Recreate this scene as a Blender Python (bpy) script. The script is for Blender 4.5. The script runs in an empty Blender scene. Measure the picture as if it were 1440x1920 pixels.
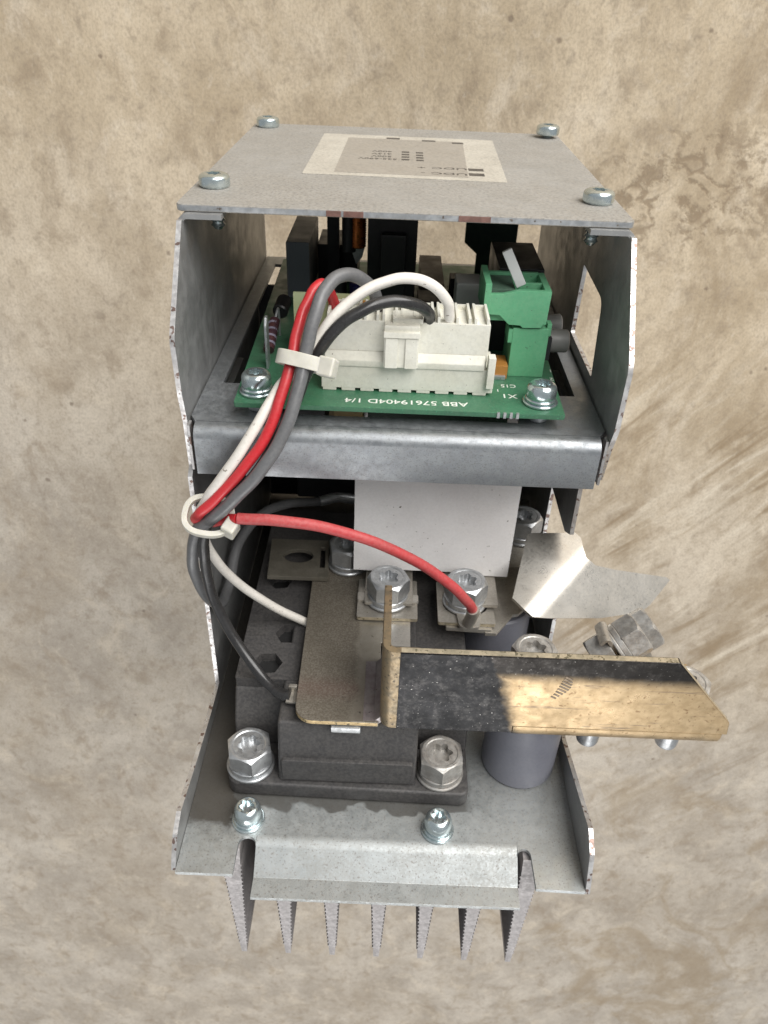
import bpy, bmesh, math, random
from mathutils import Vector, Matrix

random.seed(7)
SC = bpy.context.scene
COL = SC.collection
MM = 0.001
PI = math.pi

# ------------------------------------------------------------------ camera
# The unit stands on the rear end of its heat sink on the floor (world z = 0), its open
# front end pointing up; the camera looks down on it.
cam_data = bpy.data.cameras.new("camera")
cam = bpy.data.objects.new("camera", cam_data)
COL.objects.link(cam)
cam.matrix_world = Matrix(((0.999201, -0.039975, 0.000469, -0.003413),
                           (0.032315, 0.814544, 0.579201, 0.062309),
                           (-0.023536, -0.578723, 0.815185, 0.578393),
                           (0, 0, 0, 1)))
cam_data.sensor_fit = 'VERTICAL'
cam_data.sensor_height = 24.0
cam_data.sensor_width = 18.0
cam_data.lens = 24.0 * 1442.09 / 1920.0
cam_data.clip_start = 0.005
cam_data.clip_end = 100
cam_data.dof.use_dof = True
cam_data.dof.focus_distance = 0.235
cam_data.dof.aperture_fstop = 24.0
SC.camera = cam

# ------------------------------------------------------------------ light
world = bpy.data.worlds.new("World")
SC.world = world
world.use_nodes = True
bg = world.node_tree.nodes["Background"]
bg.inputs[0].default_value = (0.93, 0.97, 1.0, 1)
bg.inputs[1].default_value = 0.33

def area(name, loc, target, size, power, color):
    d = bpy.data.lights.new(name, 'AREA')
    d.shape = 'RECTANGLE'
    d.size, d.size_y = size
    d.energy = power
    d.color = color
    o = bpy.data.objects.new(name, d)
    COL.objects.link(o)
    o.location = loc
    o.rotation_euler = (Vector(target) - Vector(loc)).to_track_quat('-Z', 'Y').to_euler()
    return o

# key lamp behind and to the right, and an added fill on the near side
area("key_light", (1.05, 1.80, 1.45), (0.0, 0.0, 1.2), (1.75, 2.7), 104, (1.0, 0.98, 0.95))  # unseen panel, made tall so the metal bends catch highlights
area("added_fill_light", (-0.2, -2.1, 2.15), (0.0, -0.2, 0.2), (2.2, 1.1), 30, (1.0, 0.985, 0.97))  # unseen lamp added for the bar's reflection and an even floor
SC.view_settings.view_transform = 'Standard'
SC.view_settings.look = 'None'
SC.view_settings.exposure = 0.22
SC.view_settings.gamma = 1.0
SC.view_settings.use_curve_mapping = False

# ------------------------------------------------------------------ materials
class NT:
    def __init__(self, name):
        self.m = bpy.data.materials.new(name)
        self.m.use_nodes = True
        self.t = self.m.node_tree
        self.b = self.t.nodes["Principled BSDF"]
        self._co = None
    def n(self, typ, **kw):
        nd = self.t.nodes.new(typ)
        for k, v in kw.items():
            setattr(nd, k, v)
        return nd
    def put(self, sock, v):
        if hasattr(v, 'is_output'):
            self.t.links.new(v, sock)
        elif isinstance(v, (tuple, list)) and len(v) == 3 and sock.type == 'RGBA':
            sock.default_value = (*v, 1)
        else:
            sock.default_value = v
    @property
    def co(self):
        if self._co is None:
            self._co = self.n('ShaderNodeTexCoord').outputs['Object']
        return self._co
    def noise(self, scale, detail=3, rough=0.55, co=None, dist=0.0):
        nd = self.n('ShaderNodeTexNoise')
        self.put(nd.inputs['Vector'], co or self.co)
        nd.inputs['Scale'].default_value = scale
        nd.inputs['Detail'].default_value = detail
        nd.inputs['Roughness'].default_value = rough
        nd.inputs['Distortion'].default_value = dist
        return nd.outputs['Fac']
    def rng(self, v, a, b, c=0.0, d=1.0, smooth=True):
        nd = self.n('ShaderNodeMapRange')
        nd.interpolation_type = 'SMOOTHSTEP' if smooth else 'LINEAR'
        self.put(nd.inputs[0], v)
        for i, x in zip((1, 2, 3, 4), (a, b, c, d)):
            self.put(nd.inputs[i], x)
        return nd.outputs[0]
    def math(self, op, a, b=0.0, clamp=False):
        nd = self.n('ShaderNodeMath', operation=op)
        nd.use_clamp = clamp
        self.put(nd.inputs[0], a)
        self.put(nd.inputs[1], b)
        return nd.outputs[0]
    def mix(self, f, a, b, mode='MIX'):
        nd = self.n('ShaderNodeMix', data_type='RGBA', blend_type=mode)
        self.put(nd.inputs['Factor'], f)
        self.put(nd.inputs[6], a)
        self.put(nd.inputs[7], b)
        return nd.outputs[2]
    def sep(self, co=None):
        nd = self.n('ShaderNodeSeparateXYZ')
        self.put(nd.inputs[0], co or self.co)
        return nd.outputs
    def mapping(self, scale=(1, 1, 1), rot=(0, 0, 0), loc=(0, 0, 0)):
        nd = self.n('ShaderNodeMapping')
        self.put(nd.inputs['Vector'], self.co)
        nd.inputs['Location'].default_value = loc
        nd.inputs['Rotation'].default_value = rot
        nd.inputs['Scale'].default_value = scale
        return nd.outputs[0]
    def bump(self, h, strength, dist=0.0002):
        nd = self.n('ShaderNodeBump')
        nd.inputs['Strength'].default_value = strength
        nd.inputs['Distance'].default_value = dist
        self.put(nd.inputs['Height'], h)
        self.put(self.b.inputs['Normal'], nd.outputs[0])

def surf(name, c1, c2=None, scale=120, rough=0.5, metal=0.0, specks=None, dust=None, bump=0.0,
         bscale=1500, rvar=0.1, grime=None, spec=None, sss=None):
    """two-tone noise colour + dark specks + dust + relief"""
    t = NT(name)
    c2 = c2 or tuple(x * 0.8 for x in c1)
    col = t.mix(t.rng(t.noise(scale, 5, 0.6), 0.32, 0.68), c1, c2)
    me = metal
    ro = t.rng(t.noise(scale * 2.3, 3), 0.3, 0.7, rough - rvar, rough + rvar)
    if specks:
        sc, ss, th = specks
        f = t.rng(t.noise(ss, 2, 0.5), th, th + 0.06)
        col = t.mix(f, col, sc)
    if grime:
        gc, gs, lo, hi, amt = grime
        f = t.math('MULTIPLY', t.rng(t.noise(gs, 6, 0.65), lo, hi), amt)
        col = t.mix(f, col, gc)
        me = t.math('MULTIPLY', me, t.math('SUBTRACT', 1.0, f))
    if dust:
        dc, ds, lo, hi, amt = dust
        big = t.rng(t.noise(ds, 6, 0.62), lo, hi, amt * 0.55, amt)
        fine = t.rng(t.noise(1050, 3, 0.75), 0.36, 0.58)
        f = t.math('MULTIPLY', big, t.rng(fine, 0, 1, 0.55, 1.0))
        dc = t.mix(t.rng(t.noise(820, 2, 0.6), 0.40, 0.66), dc, tuple(x * 0.62 for x in dc))
        col = t.mix(f, col, dc)
        me = t.math('MULTIPLY', me, t.math('SUBTRACT', 1.0, f))
        ro = t.math('ADD', ro, t.math('MULTIPLY', f, 0.35), clamp=True)
    t.put(t.b.inputs['Base Color'], col)
    t.put(t.b.inputs['Metallic'], me)
    t.put(t.b.inputs['Roughness'], ro)
    if spec is not None:
        t.b.inputs['Specular IOR Level'].default_value = spec
    if sss:
        t.b.inputs['Subsurface Weight'].default_value = sss
        t.b.inputs['Subsurface Radius'].default_value = (0.003, 0.003, 0.002)
        t.b.inputs['Subsurface Scale'].default_value = 0.5
    if bump:
        t.bump(t.noise(bscale, 3, 0.6), bump)
    return t.m

DUST = (0.34, 0.295, 0.235)
GALV1, GALV2 = (0.355, 0.38, 0.40), (0.315, 0.335, 0.36)
galv = surf("galvanised_steel", GALV1, GALV2, 160, 0.40, 0.92, specks=((0.27, 0.28, 0.295), 2000, 0.57),
            dust=((0.24, 0.22, 0.19), 30, 0.35, 0.7, 0.30), bump=0.05)
galv_panel = surf("galvanised_panel", (0.40, 0.405, 0.405), (0.33, 0.335, 0.335), 60, 0.44, 0.75,
                  specks=((0.45, 0.45, 0.45), 1500, 0.66), dust=((0.20, 0.185, 0.16), 20, 0.35, 0.7, 0.25), bump=0.04)
galv_dusty = surf("dusty_galvanised_cover", (0.45, 0.45, 0.44), (0.36, 0.36, 0.35), 60, 0.5, 0.7,
                  specks=((0.10, 0.09, 0.08), 1250, 0.70), dust=((0.29, 0.268, 0.235), 24, 0.25, 0.6, 0.88), bump=0.12, bscale=1800)
def base_plate_material():
    """galvanised sheet with oily dirt that crept out from under the module"""
    t = NT("galvanised_base")
    x, y, z = t.sep()
    col = t.mix(t.rng(t.noise(140, 5, 0.6), 0.32, 0.68), (0.45, 0.48, 0.49), (0.385, 0.415, 0.425))
    col = t.mix(t.rng(t.noise(1400, 2, 0.5), 0.60, 0.66), col, (0.27, 0.27, 0.27))
    f = t.math('MULTIPLY', t.rng(t.noise(26, 6, 0.62), 0.3, 0.65, 0.16, 0.5), t.rng(t.noise(1050, 3, 0.75), 0.36, 0.58, 0.5, 1.0))
    wob = t.math('MULTIPLY', t.math('SUBTRACT', t.noise(60, 5, 0.65), 0.5), 0.034)
    a = t.math('MULTIPLY', t.rng(t.math('ADD', x, wob), -0.0515, -0.0555), t.rng(t.math('ADD', y, wob), -0.098, -0.090))
    drip = t.math('MULTIPLY', t.rng(t.math('ADD', y, t.math('MULTIPLY', t.math('SUBTRACT', t.noise(85, 2), 0.5), 0.016)), -0.0832, -0.0822),
                  t.rng(x, 0.034, 0.030))
    g = t.math('MAXIMUM', t.math('MULTIPLY', a, 0.92), t.math('MULTIPLY', drip, 0.8))
    col = t.mix(f, col, (0.21, 0.19, 0.16))
    col = t.mix(g, col, (0.032, 0.026, 0.019))
    t.put(t.b.inputs['Base Color'], col)
    t.put(t.b.inputs['Metallic'], t.math('MULTIPLY', 0.95, t.math('SUBTRACT', 1.0, t.math('MAXIMUM', f, g))))
    t.put(t.b.inputs['Roughness'], t.math('ADD', t.rng(t.noise(300, 3), 0.3, 0.7, 0.34, 0.46), t.math('MULTIPLY', f, 0.3)))
    t.bump(t.noise(1500, 3, 0.6), 0.05)
    return t.m
galv_base = base_plate_material()
cut_edge = surf("cut_sheet_edge", (0.62, 0.615, 0.61), (0.46, 0.44, 0.43), 260, 0.42, 0.75,
                specks=((0.20, 0.14, 0.12), 420, 0.585), bump=0.15, bscale=500)
cover_edge = surf("cover_edge", (0.56, 0.58, 0.60), (0.40, 0.42, 0.44), 300, 0.35, 0.85, specks=((0.2, 0.17, 0.15), 500, 0.68), dust=(DUST, 60, 0.4, 0.7, 0.3), bump=0.1)
zinc = surf("zinc_plated", (0.62, 0.64, 0.66), (0.46, 0.48, 0.50), 260, 0.30, 0.95,
            dust=((0.26, 0.23, 0.19), 150, 0.40, 0.75, 0.35), bump=0.06, rvar=0.08)
zinc_blue = surf("blue_zinc_plated", (0.66, 0.74, 0.76), (0.5, 0.58, 0.6), 200, 0.2, 0.97,
                 dust=(DUST, 150, 0.45, 0.75, 0.12), rvar=0.06)
steel_old = surf("dull_steel", (0.50, 0.50, 0.49), (0.32, 0.31, 0.30), 300, 0.36, 0.85,
                 dust=(DUST, 100, 0.3, 0.7, 0.45), bump=0.12)
tin = surf("tinned_copper", (0.52, 0.49, 0.44), (0.40, 0.375, 0.335), 90, 0.34, 0.92,
           dust=((0.17, 0.145, 0.112), 40, 0.3, 0.65, 0.45), specks=((0.16, 0.14, 0.11), 900, 0.68), bump=0.03)
tin_shaded = surf("shade_darkened_tin", (0.26, 0.24, 0.20), (0.20, 0.185, 0.15), 90, 0.4, 0.85, dust=((0.11, 0.095, 0.07), 40, 0.3, 0.65, 0.5), bump=0.05)  # tin darkened in its colour for shade deep inside
tin_bright = surf("bright_tinned_plate", (0.66, 0.63, 0.58), (0.58, 0.55, 0.50), 50, 0.24, 1.0,
                  dust=((0.16, 0.142, 0.115), 40, 0.0, 1.0, 0.38), specks=((0.3, 0.28, 0.25), 1500, 0.66), rvar=0.03)
alu = surf("aluminium_fin", (0.40, 0.38, 0.38), (0.33, 0.315, 0.315), 200, 0.42, 0.7,
           dust=((0.26, 0.235, 0.225), 40, 0.3, 0.7, 0.5))
plastic_black = surf("black_module_plastic", (0.022, 0.022, 0.025), (0.032, 0.031, 0.032), 150, 0.46, 0.0,
                     dust=((0.20, 0.185, 0.17), 30, 0.25, 0.75, 0.36), bump=0.2, bscale=1100)
board_green = surf("board_green", (0.028, 0.15, 0.075), (0.022, 0.115, 0.06), 90, 0.38, 0.0,
                   dust=((0.20, 0.24, 0.17), 40, 0.3, 0.7, 0.22), specks=((0.05, 0.26, 0.14), 1500, 0.64))
board_dark = surf("dark_green_board", (0.008, 0.035, 0.018), (0.006, 0.025, 0.014), 90, 0.5)
lid_green = surf("dusty_dark_green_plastic", (0.05, 0.11, 0.075), (0.04, 0.09, 0.06), 90, 0.5, 0.0, dust=((0.2, 0.22, 0.18), 60, 0.35, 0.75, 0.3))
board_pale = surf("pale_card", (0.40, 0.44, 0.26), (0.33, 0.33, 0.16), 80, 0.5)
conn_white = surf("white_nylon", (0.76, 0.75, 0.68), (0.69, 0.67, 0.58), 70, 0.48, 0.0,
                  specks=((0.22, 0.20, 0.16), 900, 0.72), dust=((0.55, 0.52, 0.42), 50, 0.4, 0.75, 0.35), bump=0.04)
term_green = surf("green_terminal_plastic", (0.115, 0.40, 0.21), (0.09, 0.34, 0.175), 80, 0.42, 0.0,
                  specks=((0.04, 0.07, 0.05), 1100, 0.71), dust=((0.28, 0.36, 0.25), 60, 0.35, 0.75, 0.25), bump=0.05)
insul_white = surf("white_insulation_sheet", (0.86, 0.845, 0.84), (0.81, 0.79, 0.785), 60, 0.6, 0.0,
                   specks=((0.12, 0.10, 0.08), 520, 0.70), dust=((0.50, 0.45, 0.38), 26, 0.40, 0.75, 0.25), bump=0.06)
wire_red = surf("red_insulation", (0.56, 0.012, 0.022), (0.44, 0.012, 0.02), 60, 0.33, 0.0, specks=((0.14, 0.05, 0.04), 600, 0.71),
                dust=((0.36, 0.20, 0.17), 60, 0.5, 0.85, 0.22), bump=0.05)
wire_red_dusty = surf("dusty_red_insulation", (0.46, 0.018, 0.026), (0.38, 0.02, 0.025), 60, 0.45, 0.0,
                      dust=((0.38, 0.20, 0.18), 50, 0.3, 0.7, 0.35), bump=0.05)
wire_grey = surf("grey_insulation", (0.115, 0.118, 0.125), (0.09, 0.092, 0.098), 60, 0.36, 0.0, dust=((0.3, 0.28, 0.25), 80, 0.5, 0.85, 0.25), bump=0.04)
wire_white = surf("white_insulation", (0.76, 0.73, 0.68), (0.68, 0.65, 0.59), 60, 0.4, 0.0, specks=((0.2, 0.17, 0.14), 500, 0.69),
                  dust=((0.48, 0.42, 0.36), 60, 0.5, 0.8, 0.4), bump=0.05)
wire_black = surf("black_insulation", (0.013, 0.013, 0.014), (0.02, 0.02, 0.021), 60, 0.27, 0.0, dust=((0.2, 0.18, 0.16), 80, 0.5, 0.85, 0.10))
nylon = surf("natural_nylon", (0.56, 0.54, 0.48), (0.48, 0.465, 0.41), 200, 0.4, 0.0, sss=0.4, bump=0.1)
grey_plastic = surf("blue_grey_insulator", (0.20, 0.205, 0.245), (0.18, 0.185, 0.225), 60, 0.36, 0.0, dust=((0.3, 0.28, 0.26), 30, 0.35, 0.75, 0.15))
grey_box = surf("grey_component_plastic", (0.14, 0.155, 0.175), (0.125, 0.14, 0.16), 60, 0.5, 0.0, bump=0.05)
dark_box = surf("dark_component_plastic", (0.02, 0.02, 0.022), (0.015, 0.015, 0.016), 60, 0.45)
pale_grey = surf("pale_grey_plastic", (0.48, 0.49, 0.48), (0.42, 0.43, 0.42), 60, 0.5)
mid_grey = surf("mid_grey_plastic", (0.20, 0.195, 0.185), (0.17, 0.165, 0.155), 60, 0.5)
black_metal = surf("black_core", (0.009, 0.009, 0.01), (0.006, 0.006, 0.007), 60, 0.5)
copper = surf("enamelled_copper", (0.62, 0.19, 0.05), (0.48, 0.13, 0.03), 200, 0.3, 0.7)
violet = surf("violet_sleeve", (0.02, 0.015, 0.09), (0.015, 0.012, 0.07), 90, 0.3)
orange = surf("orange_component", (0.42, 0.19, 0.045), (0.34, 0.15, 0.035), 100, 0.45)
rust_brown = surf("brown_rust", (0.20, 0.105, 0.085), (0.14, 0.075, 0.06), 500, 0.7, bump=0.2)
brown_dark = surf("dark_brown_filler", (0.06, 0.038, 0.022), (0.045, 0.03, 0.018), 60, 0.5)
tan_wind = surf("tan_winding_tape", (0.30, 0.215, 0.10), (0.24, 0.17, 0.08), 60, 0.55)
label_white = surf("worn_label_paper", (0.52, 0.495, 0.435), (0.43, 0.405, 0.355), 60, 0.6, 0.0, dust=((0.38, 0.35, 0.295), 40, 0.35, 0.65, 0.65), bump=0.05)
label_film = surf("grey_label_film", (0.30, 0.28, 0.25), (0.265, 0.25, 0.225), 60, 0.5, 0.0, dust=((0.36, 0.315, 0.255), 60, 0.3, 0.7, 0.5), bump=0.08)
ink = surf("label_ink", (0.055, 0.05, 0.045), (0.09, 0.08, 0.07), 300, 0.6)
ink_faint = surf("faded_label_ink", (0.12, 0.105, 0.09), (0.18, 0.16, 0.135), 300, 0.6)
silk = surf("silkscreen_white", (0.68, 0.70, 0.64), (0.6, 0.62, 0.56), 300, 0.5)
hole_shade = surf("recess_shade", (0.012, 0.012, 0.012), None, 60, 0.7)
band_dark = surf("resistor_body", (0.09, 0.035, 0.035), (0.06, 0.03, 0.04), 400, 0.35)
band_pale = surf("resistor_band", (0.28, 0.26, 0.33), (0.22, 0.20, 0.26), 400, 0.35)

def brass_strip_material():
    """tin-brass bar, partly a painted reflection: black at the bent end and along the upper edge"""
    t = NT("brass_bar_reflection_painted")
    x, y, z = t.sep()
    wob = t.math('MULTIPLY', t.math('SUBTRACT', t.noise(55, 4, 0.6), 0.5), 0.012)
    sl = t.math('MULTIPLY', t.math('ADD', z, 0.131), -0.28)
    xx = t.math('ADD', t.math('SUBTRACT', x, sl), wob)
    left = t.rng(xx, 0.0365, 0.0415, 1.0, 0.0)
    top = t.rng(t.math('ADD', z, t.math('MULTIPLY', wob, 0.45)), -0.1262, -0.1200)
    dark = t.math('MAXIMUM', left, t.math('MULTIPLY', top, 0.98))  # black and gold partly a reflection put into the colour
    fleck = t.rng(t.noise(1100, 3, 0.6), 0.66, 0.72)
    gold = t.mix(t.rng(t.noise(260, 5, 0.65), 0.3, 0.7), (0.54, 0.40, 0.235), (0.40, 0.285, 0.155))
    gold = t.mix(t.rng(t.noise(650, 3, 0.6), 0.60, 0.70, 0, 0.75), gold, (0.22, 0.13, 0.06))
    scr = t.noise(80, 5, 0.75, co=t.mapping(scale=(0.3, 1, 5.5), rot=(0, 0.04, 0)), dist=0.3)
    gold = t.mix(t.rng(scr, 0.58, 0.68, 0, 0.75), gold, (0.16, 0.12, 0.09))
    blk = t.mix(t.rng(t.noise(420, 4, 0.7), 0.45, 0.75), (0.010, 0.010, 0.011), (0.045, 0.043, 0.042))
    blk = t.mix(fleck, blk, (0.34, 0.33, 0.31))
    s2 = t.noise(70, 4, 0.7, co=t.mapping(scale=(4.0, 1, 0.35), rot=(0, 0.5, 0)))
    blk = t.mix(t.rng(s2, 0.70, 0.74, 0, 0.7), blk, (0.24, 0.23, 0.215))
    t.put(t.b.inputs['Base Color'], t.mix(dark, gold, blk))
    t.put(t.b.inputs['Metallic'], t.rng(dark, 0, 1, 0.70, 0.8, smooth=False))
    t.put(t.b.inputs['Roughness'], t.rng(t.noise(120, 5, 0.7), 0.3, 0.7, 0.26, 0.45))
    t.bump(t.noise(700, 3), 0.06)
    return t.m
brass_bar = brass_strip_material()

def dusty_brown_plate_material():
    """copper plate: brown dust with paler, bare tinned area near the bolt lugs"""
    t = NT("dusty_copper_plate")
    x, y, z = t.sep()
    col = t.mix(t.rng(t.noise(120, 5, 0.6), 0.3, 0.7), (0.40, 0.365, 0.31), (0.30, 0.275, 0.23))
    wob = t.math('MULTIPLY', t.math('SUBTRACT', t.noise(70, 4, 0.6), 0.5), 0.010)
    bare = t.math('MULTIPLY', t.rng(t.math('ADD', x, wob), -0.0125, -0.0095), 0.9)
    d = t.math('MULTIPLY', t.rng(t.noise(1500, 3, 0.7), 0.35, 0.6, 0.55, 0.9), t.math('SUBTRACT', 1.0, bare))
    red = t.rng(t.math('ADD', y, wob), -0.064, -0.058)
    dustc = t.mix(t.math('MULTIPLY', t.rng(t.math('ABSOLUTE', t.math('ADD', y, 0.060)), 0.0, 0.008, 1, 0), 0.5),
                  (0.078, 0.064, 0.046), (0.105, 0.05, 0.04))
    col = t.mix(d, col, dustc)
    col = t.mix(t.rng(t.noise(620, 3), 0.66, 0.72), col, (0.07, 0.06, 0.05))
    t.put(t.b.inputs['Base Color'], col)
    t.put(t.b.inputs['Metallic'], t.rng(d, 0, 1, 0.8, 0.15, smooth=False))
    t.put(t.b.inputs['Roughness'], t.rng(d, 0, 1, 0.35, 0.62, smooth=False))
    t.bump(t.noise(1500, 3), 0.1)
    return t.m
dusty_plate = dusty_brown_plate_material()
brass_edge = surf("bare_brass_edge", (0.46, 0.35, 0.19), (0.34, 0.25, 0.13), 350, 0.4, 0.7, specks=((0.10, 0.08, 0.05), 900, 0.62), bump=0.3, bscale=1000)
scrape = surf("scraped_bar", (0.22, 0.17, 0.12), (0.15, 0.12, 0.09), 500, 0.4, 0.6)
fold_tin = surf("heat_tinted_fold", (0.40, 0.37, 0.38), (0.28, 0.24, 0.26), 200, 0.3, 0.85, dust=((0.2, 0.165, 0.13), 60, 0.3, 0.7, 0.4))
copper_corner = surf("worn_copper_corner", (0.30, 0.225, 0.135), (0.19, 0.155, 0.105), 260, 0.42, 0.6, specks=((0.10, 0.08, 0.055), 800, 0.62), bump=0.3, bscale=900)
bar_top_edge = surf("dull_cut_bar_edge", (0.52, 0.45, 0.33), (0.34, 0.30, 0.22), 420, 0.42, 0.6,
                    specks=((0.17, 0.15, 0.10), 800, 0.60), bump=0.3, bscale=900)

def floor_material():
    t = NT("worn_concrete")
    x, y, z = t.sep()
    raw = t.co
    t._co = t.mapping(scale=(1, 0.72, 1))
    big = t.noise(3.4, 5, 0.55, dist=0.4)
    mid = t.noise(13, 8, 0.66, dist=0.35)
    mid2 = t.noise(38, 8, 0.70, dist=0.5)
    fine = t.noise(120, 6, 0.72, dist=0.3)
    grit = t.noise(600, 3, 0.65)
    tan = t.mix(t.rng(mid, 0.32, 0.68), (0.43, 0.342, 0.232), (0.60, 0.50, 0.365))
    gre = t.mix(t.rng(mid, 0.32, 0.68), (0.37, 0.328, 0.28), (0.55, 0.50, 0.435))
    # greyer cement towards one side of the floor
    gy = t.math('ADD', y, t.math('MULTIPLY', t.math('SUBTRACT', big, 0.5), 0.7))
    grey = t.rng(t.math('ADD', gy, t.math('MULTIPLY', x, 0.4)), 0.0, -0.65, 0, 0.85)
    col = t.mix(grey, tan, gre)
    col = t.mix(t.rng(big, 0.42, 0.70, 0, 0.30), col, (0.335, 0.27, 0.195))
    # pale cement and dirt blotches of many sizes
    col = t.mix(t.rng(t.noise(24, 8, 0.70, dist=0.6), 0.50, 0.70, 0, 0.6), col, (0.64, 0.555, 0.44))
    col = t.mix(t.rng(mid2, 0.49, 0.68, 0, 0.52), col, (0.27, 0.205, 0.14))
    col = t.mix(t.rng(t.noise(70, 7, 0.72, dist=0.6), 0.55, 0.71, 0, 0.36), col, (0.23, 0.18, 0.13))
    col = t.mix(t.rng(fine, 0.50, 0.71, 0, 0.48), col, (0.25, 0.20, 0.15))
    col = t.mix(t.rng(fine, 0.46, 0.30, 0, 0.35), col, (0.66, 0.58, 0.47))
    smear = t.math('MULTIPLY', t.rng(t.noise(7, 7, 0.68, dist=1.2), 0.49, 0.66, 0, 0.65), t.rng(x, 0.05, 0.25, 0.35, 1.0))
    col = t.mix(smear, col, (0.30, 0.225, 0.14))
    # smeared streaks on the right
    wp = t.math('MULTIPLY', t.math('SUBTRACT', t.noise(6, 3), 0.5), 0.12)
    t._co = raw
    m1 = t.mapping(rot=(0, 0, math.radians(-47)))
    mx = t.n('ShaderNodeVectorMath', operation='MULTIPLY')
    t.put(mx.inputs[0], m1)
    mx.inputs[1].default_value = (7.0, 48.0, 1.0)
    st = t.noise(1.0, 7, 0.68, co=mx.outputs[0], dist=0.7)
    xr = t.math('ADD', x, wp)
    reg = t.math('MULTIPLY', t.rng(xr, 0.12, 0.22), t.math('MULTIPLY', t.rng(y, -0.95, -0.50), t.rng(y, -0.12, -0.26)))
    reg = t.math('MULTIPLY', reg, t.rng(t.noise(11, 4), 0.38, 0.58))
    col = t.mix(t.math('MULTIPLY', reg, t.rng(st, 0.48, 0.63, 0, 0.75)), col, (0.25, 0.18, 0.105))
    col = t.mix(t.math('MULTIPLY', reg, t.rng(st, 0.48, 0.36, 0, 0.6)), col, (0.66, 0.585, 0.47))
    # dried mud tread marks further back on the right
    dn = t.n('ShaderNodeTexNoise')
    t.put(dn.inputs['Vector'], t.co)
    dn.inputs['Scale'].default_value = 40
    dn.inputs['Detail'].default_value = 6
    wv = t.n('ShaderNodeVectorMath', operation='MULTIPLY_ADD')
    t.put(wv.inputs[0], dn.outputs['Color'])
    wv.inputs[1].default_value = (0.06, 0.06, 0)
    t.put(wv.inputs[2], t.mapping(rot=(0, 0, 0.5), scale=(1.0, 1.7, 1)))
    vor = t.n('ShaderNodeTexVoronoi', feature='DISTANCE_TO_EDGE')
    t.put(vor.inputs['Vector'], wv.outputs[0])
    vor.inputs['Scale'].default_value = 44
    crack = t.rng(vor.outputs['Distance'], 0.04, 0.24, 1, 0)
    px = t.math('SUBTRACT', x, 0.215)
    py = t.math('SUBTRACT', t.math('SUBTRACT', y, -0.062), t.math('MULTIPLY', px, 0.15))
    rr = t.math('ADD', t.math('MULTIPLY', px, px), t.math('MULTIPLY', t.math('MULTIPLY', py, py), 6.0))
    treg = t.math('MULTIPLY', t.rng(t.math('ADD', rr, t.math('MULTIPLY', wp, 0.08)), 0.003, 0.020, 1, 0), t.rng(t.noise(55, 6, 0.7), 0.45, 0.56))
    tread = t.math('MULTIPLY', treg, crack)
    col = t.mix(t.math('MULTIPLY', tread, 0.75), col, (0.225, 0.165, 0.105))
    # small stray dark spots
    v2 = t.n('ShaderNodeTexVoronoi')
    t.put(v2.inputs['Vector'], t.co)
    v2.inputs['Scale'].default_value = 30
    spot = t.math('MULTIPLY', t.rng(t.math('ADD', v2.outputs['Distance'], t.math('MULTIPLY', t.math('SUBTRACT', fine, 0.5), 0.25)), 0.02, 0.07, 1, 0),
                  t.rng(t.sep(v2.outputs['Color'])[0], 0.42, 0.48))
    col = t.mix(t.math('MULTIPLY', spot, 0.65), col, (0.14, 0.10, 0.07))
    col = t.mix(t.rng(grit, 0.42, 0.66, 0, 0.28), col, (0.20, 0.16, 0.12))
    t.put(t.b.inputs['Base Color'], col)
    t.put(t.b.inputs['Roughness'], t.rng(mid, 0.3, 0.7, 0.62, 0.85))
    t.b.inputs['Specular IOR Level'].default_value = 0.3
    h = t.math('ADD', t.math('MULTIPLY', mid2, 0.8), t.math('ADD', t.math('MULTIPLY', fine, 0.4), t.math('MULTIPLY', grit, 0.08)))
    h = t.math('SUBTRACT', h, t.math('MULTIPLY', tread, 0.35))
    t.bump(h, 0.3, 0.004)
    return t.m

# ------------------------------------------------------------------ mesh helpers (device mm: x right, y back, z up)
def to3(u, v, w, axis):
    return (u, v, w) if axis == 'z' else (u, w, v) if axis == 'y' else (w, u, v)

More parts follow.
